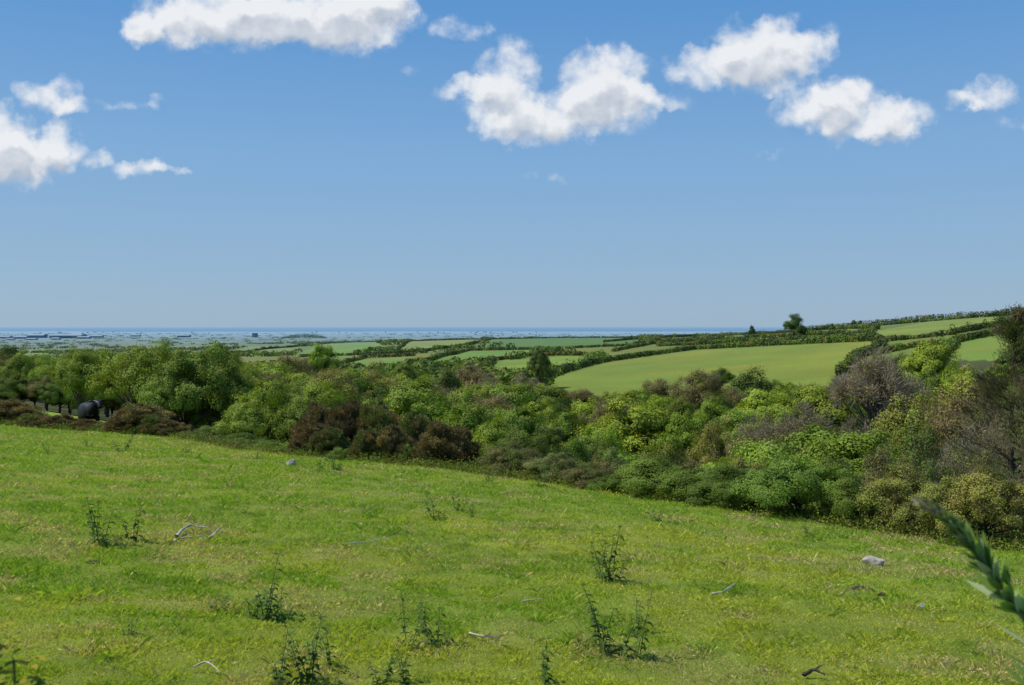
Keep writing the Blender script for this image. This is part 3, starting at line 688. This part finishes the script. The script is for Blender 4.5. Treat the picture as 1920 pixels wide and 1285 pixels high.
# ------------------------------------------------------------ black cow
M_cow=simplemat('black_cow_hide',(.012,.011,.011),.5,.3,6,0,False)
def cow(px,y,heading,scale,label):
    x=W(px,y);z=float(H(x,y))
    J={};v=[];e=[];rr=[]
    def add(n,p,r_,par=None):
        J[n]=len(v);v.append(p);rr.append(r_ if isinstance(r_,tuple) else (r_,r_))
        if par is not None: e.append((J[par],J[n]))
    add('mid',(0,0,.95),(.4,.45));add('hip',(-.6,0,1.03),(.34,.36),'mid');add('rump',(-.9,0,1.08),(.24,.28),'hip')
    add('chest',(.55,0,.98),(.33,.44),'mid');add('wither',(.8,0,1.14),(.25,.34),'chest')
    K=[(1.05,.0,1.34),(1.27,.03,1.56),(1.46,.05,1.46),(1.64,.06,1.3),(1.7,.065,1.24)]
    add('neck',K[0],(.18,.26),'wither');add('poll',K[1],(.14,.17),'neck');add('face',K[2],(.13,.14),'poll');add('muz',K[3],(.105,.1),'face');add('nose',K[4],(.09,.08),'muz')
    hx,hz=K[1][0],K[1][2]
    for s in(1,-1):
        q='L' if s>0 else 'R'
        add('ear'+q,(hx-.03,.03+s*.17,hz+.02),.035,'poll');add('eart'+q,(hx-.06,.03+s*.3,hz+.0),.055,'ear'+q);add('eare'+q,(hx-.06,.03+s*.4,hz-.04),.012,'eart'+q)
        add('sh'+q,(.66,s*.2,.82),.15,'chest');add('kn'+q,(.68+.03*s,s*.2,.46),.08,'sh'+q);add('fe'+q,(.68+.03*s,s*.2,.12),.058,'kn'+q);add('ho'+q,(.71+.03*s,s*.2,.02),.065,'fe'+q)
        add('th'+q,(-.68,s*.21,.78),.18,'hip');add('st'+q,(-.6,s*.21,.6),.13,'th'+q);add('hk'+q,(-.84,s*.2,.46),.07,'st'+q);add('hf'+q,(-.78+.04*s,s*.2,.12),.055,'hk'+q);add('hh'+q,(-.74+.04*s,s*.2,.02),.065,'hf'+q)
    add('t1',(-1.08,0,1.1),.04,'rump');add('t2',(-1.14,0,.8),.022,'t1');add('t3',(-1.13,0,.5),.02,'t2');add('t4',(-1.13,0,.32),.045,'t3')
    me=bpy.data.meshes.new('cow');me.from_pydata(v,e,[]);o=bpy.data.objects.new('cow_rig',me);col.objects.link(o)
    sk=o.modifiers.new('s','SKIN');sk.use_smooth_shade=True
    for i,d_ in enumerate(me.skin_vertices[0].data): d_.radius=rr[i];d_.use_root=(i==0)
    ss=o.modifiers.new('u','SUBSURF');ss.levels=2;ss.render_levels=2
    dg=bpy.context.evaluated_depsgraph_get();m2=bpy.data.meshes.new_from_object(o.evaluated_get(dg));bpy.data.objects.remove(o)
    m2.materials.clear();m2.materials.append(M_cow)
    c=ob('cow',m2);c.location=(x,y,z);c.rotation_euler=(0,0,heading);c.scale=(scale,)*3
    c['label']=label;c['category']='cow'
cow(166,48.2,math.radians(-52),1.0,'black cow standing behind gorse with raised head')

# ------------------------------------------------------------ distant buildings
M_w=simplemat('pale_cladding',(.34,.34,.33),.6,.05,.1);M_r=simplemat('grey_roof',(.22,.24,.26),.7,.1,.1);M_d=simplemat('dark_cladding',(.1,.11,.12),.7,.1,.1);M_wh=simplemat('white_render',(.6,.6,.58),.7,.03,.1)
def building(px,y,wpx,hpx,name,label,cat,wall,roof,depth=None,tower=False,group=None):
    x=W(px,y);w=wpx*y/F;h=hpx*y/F;d=depth or w*.6;z=float(H(x,y))
    e=bpy.data.objects.new(name,None);col.objects.link(e);e.location=(x,y,z);e.rotation_euler=(0,0,R.uniform(-.25,.25))
    e['label']=label;e['category']=cat
    if group: e['group']=group
    a=w/2;b=d/2;hw=h*(.62 if not tower else .95);g=3
    V=[(-a,-b,-g),(a,-b,-g),(a,b,-g),(-a,b,-g),(-a,-b,hw),(a,-b,hw),(a,b,hw),(-a,b,hw),(-a,0,h*.97),(a,0,h*.97)]
    Fq=[(0,1,5,4),(1,2,6,5),(2,3,7,6),(3,0,4,7),(4,5,9,8),(6,7,8,9),(4,8,7,7),(5,6,9,9)]
    me=bpy.data.meshes.new('wall');me.from_pydata(V,[],[f if len(set(f))==4 else f[:3] for f in Fq]);me.materials.append(wall);ob('wall',me,e)
    t=h*.05;oh=w*.03
    V=[(-a-oh,-b-oh,hw-t*.2),(a+oh,-b-oh,hw-t*.2),(a+oh,0,h),(-a-oh,0,h),(-a-oh,b+oh,hw-t*.2),(a+oh,b+oh,hw-t*.2)]
    V+= [(p[0],p[1],p[2]+t) for p in V]
    me=bpy.data.meshes.new('roof');me.from_pydata(V,[],[(6,7,8,9),(9,8,11,10),(0,3,2,1),(3,4,5,2),(0,1,7,6),(4,10,11,5),(0,6,9,3),(3,9,10,4),(1,2,8,7),(2,5,11,8)]);me.materials.append(roof);ob('roof',me,e)
    me=bpy.data.meshes.new('door');dw=w*.22;dh=hw*.75
    me.from_pydata([(-dw,-b-.3,-1),(dw,-b-.3,-1),(dw,-b-.3,dh),(-dw,-b-.3,dh)],[],[(0,1,2,3)]);me.materials.append(M_d);ob('door',me,e)
for a in [(128,5200,56,8,M_w),(70,5400,30,7,M_d),(40,5000,24,5,M_w),(12,5100,20,5,M_w),(158,5000,22,4.5,M_w),(105,4600,16,4,M_wh),(180,5600,24,4,M_d),(60,4500,18,3.5,M_wh),(345,5800,22,4.5,M_d),(20,4600,14,3,M_wh),(255,6200,16,3.5,M_w),(145,5900,20,8,M_d)]:
    building(a[0],a[1],a[2],a[3],'hangar','large pale metal hangar on the flat airfield' if a[4]!=M_d else 'large dark metal hangar on the flat airfield','hangar',a[4],M_r,group='airfield hangars')
building(478,5600,9,8,'water_tower','dark square tower block on the coastal plain','tower',M_d,M_d,tower=True)
r=np.random.RandomState(8)
for i in range(58):
    px=r.choice([r.uniform(880,1010),r.uniform(1020,1500),r.uniform(560,900),r.uniform(0,400)]);y=r.uniform(6500,11500)
    building(px,y,r.uniform(2.2,4.2),r.uniform(1.5,2.5),'house','small white rendered house on the coastal plain','house',M_wh,M_wh,group='white houses on the plain')

# ------------------------------------------------------------ sky, sun
EL=math.radians(53);AZ=math.radians(-82) # azimuth from +Y towards +X
sd=Vector((math.sin(AZ)*math.cos(EL),math.cos(AZ)*math.cos(EL),math.sin(EL)))
sun=bpy.data.lights.new('sun','SUN');sun.energy=5.0;sun.angle=math.radians(.53);sun.color=(1,.945,.84)
so=bpy.data.objects.new('sun',sun);col.objects.link(so);so.rotation_euler=sd.to_track_quat('Z','Y').to_euler()
w=bpy.data.worlds.new('World');scene.world=w;w.use_nodes=True;nt=w.node_tree;N,L=nt.nodes,nt.links;N.clear()
try: w.cycles.sampling_method='NONE'
except Exception as ex: print(ex)
sky=N.new('ShaderNodeTexSky');sky.sky_type='NISHITA';sky.sun_disc=False;sky.sun_elevation=EL;sky.sun_rotation=AZ;sky.air_density=1.0;sky.dust_density=.4;sky.ozone_density=2.0;sky.altitude=60
bg=N.new('ShaderNodeBackground');bg.inputs[1].default_value=.11;L.new(sky.outputs[0],bg.inputs[0])
clouds=[(270,60,35,25,.9),(320,45,70,42,1),(400,20,90,60,1),(480,50,100,40,1),(560,15,110,60,1),(620,60,100,42,1),(700,30,80,55,1),(740,10,45,28,1),(862,55,50,18,.5),
(955,140,52,58,1),(875,172,58,22,.9),(935,205,58,52,1),(990,240,75,36,1),(1060,215,72,45,1),(1105,150,56,50,1),(1165,135,50,46,1),(1150,200,78,48,1),(1225,190,60,22,.7),
(1320,128,74,36,1),(1400,95,70,46,1),(1440,125,80,46,1),(1510,95,52,38,.9),(1480,62,75,22,.6),
(1520,208,68,36,1),(1600,215,90,48,1),(1690,218,56,30,.9),(1570,170,50,26,.8),(1660,250,66,20,.8),(1850,182,50,28,.9),(1805,190,36,14,.6),
(95,185,54,30,1),(140,200,36,15,.6),(0,262,58,60,1.3),(45,305,80,42,1.3),(112,275,42,44,1.2),(184,303,26,18,.8),(265,320,50,17,.8),(320,322,38,8,.6),(235,197,42,11,.42),(295,192,16,12,.5),(1445,298,22,10,.38),(1025,338,38,8,.32),(768,142,20,11,.32),(1900,235,38,13,.32)]
gr=bpy.data.node_groups.new('cloud_field','ShaderNodeTree')
gr.interface.new_socket('P',in_out='INPUT',socket_type='NodeSocketVector')
gr.interface.new_socket('D',in_out='OUTPUT',socket_type='NodeSocketFloat');gr.interface.new_socket('S',in_out='OUTPUT',socket_type='NodeSocketFloat')
GN,GL=gr.nodes,gr.links;gi=GN.new('NodeGroupInput');go=GN.new('NodeGroupOutput')
def M(nodes,links,op,a,b=None,c=None):
    n=nodes.new('ShaderNodeMath');n.operation=op
    for i,v_ in enumerate((a,b,c)):
        if v_ is None: continue
        if isinstance(v_,(int,float)): n.inputs[i].default_value=v_
        else: links.new(v_,n.inputs[i])
    return n.outputs[0]
def VM(nodes,links,op,a,b=None,out=0):
    n=nodes.new('ShaderNodeVectorMath');n.operation=op
    for i,v_ in enumerate((a,b)):
        if v_ is None: continue
        if isinstance(v_,tuple): n.inputs[i].default_value=v_
        else: links.new(v_,n.inputs[i])
    return n.outputs[out]
wn=GN.new('ShaderNodeTexNoise');wn.inputs['Scale'].default_value=2.1;wn.inputs['Detail'].default_value=4;wn.inputs['Roughness'].default_value=.5;GL.new(gi.outputs[0],wn.inputs['Vector'])
wv=VM(GN,GL,'SUBTRACT',wn.outputs['Color'],(.5,.5,.5));sc=GN.new('ShaderNodeVectorMath');sc.operation='SCALE';GL.new(wv,sc.inputs[0]);sc.inputs['Scale'].default_value=.7
pw=VM(GN,GL,'ADD',gi.outputs[0],sc.outputs[0]);pw=VM(GN,GL,'MULTIPLY',pw,(1,1,0))
acc=None
for cx,cy,rx,ry,wt in clouds:
    q=VM(GN,GL,'SUBTRACT',pw,((cx-960)/100,(612-cy)/100,0));q=VM(GN,GL,'MULTIPLY',q,(100/(rx*1.26),100/(ry*1.34),0))
    dt=VM(GN,GL,'DOT_PRODUCT',q,q,1)
    f=M(GN,GL,'MULTIPLY_ADD',dt,-wt,wt);f=M(GN,GL,'MAXIMUM',f,0.0)
    acc=f if acc is None else M(GN,GL,'ADD',acc,f)
accc=M(GN,GL,'MINIMUM',acc,1.7)
fn=GN.new('ShaderNodeTexNoise');fn.inputs['Scale'].default_value=2.4;fn.inputs['Detail'].default_value=8;fn.inputs['Roughness'].default_value=.53;GL.new(gi.outputs[0],fn.inputs['Vector'])
nz=M(GN,GL,'MULTIPLY_ADD',fn.outputs[0],1.9,-1.02)
has=M(GN,GL,'MULTIPLY',acc,5.0);has=M(GN,GL,'MINIMUM',has,1.0)
nz2=M(GN,GL,'MULTIPLY',nz,has)
GL.new(M(GN,GL,'ADD',accc,nz2),go.inputs[0])
nz3=M(GN,GL,'MULTIPLY',nz,.7);GL.new(M(GN,GL,'ADD',accc,nz3),go.inputs[1])
tc=N.new('ShaderNodeTexCoord');sx=N.new('ShaderNodeSeparateXYZ');L.new(tc.outputs['Generated'],sx.inputs[0])
ym=M(N,L,'MAXIMUM',sx.outputs[1],.05);U=M(N,L,'DIVIDE',sx.outputs[0],ym);Vv=M(N,L,'DIVIDE',sx.outputs[2],ym)
cb=N.new('ShaderNodeCombineXYZ');L.new(M(N,L,'MULTIPLY',U,18.67),cb.inputs[0]);L.new(M(N,L,'MULTIPLY',Vv,18.67),cb.inputs[1])
def dens(off):
    g=N.new('ShaderNodeGroup');g.node_tree=gr;L.new(VM(N,L,'ADD',cb.outputs[0],off),g.inputs[0]);return g.outputs
D0=dens((0,0,0));D1=dens((-.08,.26,0))
def mapr(v_,a,b,c,d,sm=True):
    n=N.new('ShaderNodeMapRange');n.interpolation_type='SMOOTHSTEP' if sm else 'LINEAR'
    L.new(v_,n.inputs[0]);n.inputs[1].default_value=a;n.inputs[2].default_value=b;n.inputs[3].default_value=c;n.inputs[4].default_value=d;return n.outputs[0]
al=mapr(D0[0],-.08,1.3,0,.98);front=mapr(sx.outputs[1],.1,.2,0,1);al=M(N,L,'MULTIPLY',al,front)
s1=mapr(D1[1],.7,2.0,1,.25,True);s2=M(N,L,'SUBTRACT',D0[1],D1[1]);s2=mapr(s2,-.8,.8,-.24,.24,False)
lit=M(N,L,'ADD',s1,s2)
mc=N.new('ShaderNodeMix');mc.data_type='RGBA';mc.clamp_factor=True;L.new(lit,mc.inputs[0]);mc.inputs[6].default_value=(.47,.54,.65,1);mc.inputs[7].default_value=(.9,.92,.95,1)
bc=N.new('ShaderNodeBackground');L.new(mc.outputs[2],bc.inputs[0]);bc.inputs[1].default_value=.94
cr=N.new('ShaderNodeValToRGB');el=cr.color_ramp;el.elements[0].position=0;el.elements[0].color=(.31,.445,.585,1);el.elements[1].position=1;el.elements[1].color=(.035,.14,.41,1)
for p_,c_ in [(.06,(.27,.44,.635)),(.165,(.2,.4,.68)),(.3,(.1,.3,.635))]:
    k=el.elements.new(p_);k.color=(*c_,1)
L.new(sx.outputs[2],cr.inputs[0])
bh=N.new('ShaderNodeBackground');L.new(cr.outputs[0],bh.inputs[0])
mh=N.new('ShaderNodeMixShader');mh.inputs[0].default_value=.92;L.new(bg.outputs[0],mh.inputs[1]);L.new(bh.outputs[0],mh.inputs[2])
ms=N.new('ShaderNodeMixShader');L.new(al,ms.inputs[0]);L.new(mh.outputs[0],ms.inputs[1]);L.new(bc.outputs[0],ms.inputs[2])
wo=N.new('ShaderNodeOutputWorld');L.new(ms.outputs[0],wo.inputs[0])

# ------------------------------------------------------------ camera
cam=bpy.data.cameras.new('camera');cam.lens=36*F/1920;cam.sensor_width=36;cam.clip_start=.05;cam.clip_end=900000
cam.dof.use_dof=True;cam.dof.focus_distance=25;cam.dof.aperture_fstop=9
co=bpy.data.objects.new('camera',cam);col.objects.link(co);co.location=(0,0,0);co.rotation_euler=(math.radians(90)-math.atan(30.5/F),0,0)
scene.camera=co
scene.view_settings.view_transform='Standard';scene.view_settings.look='None';scene.view_settings.exposure=0
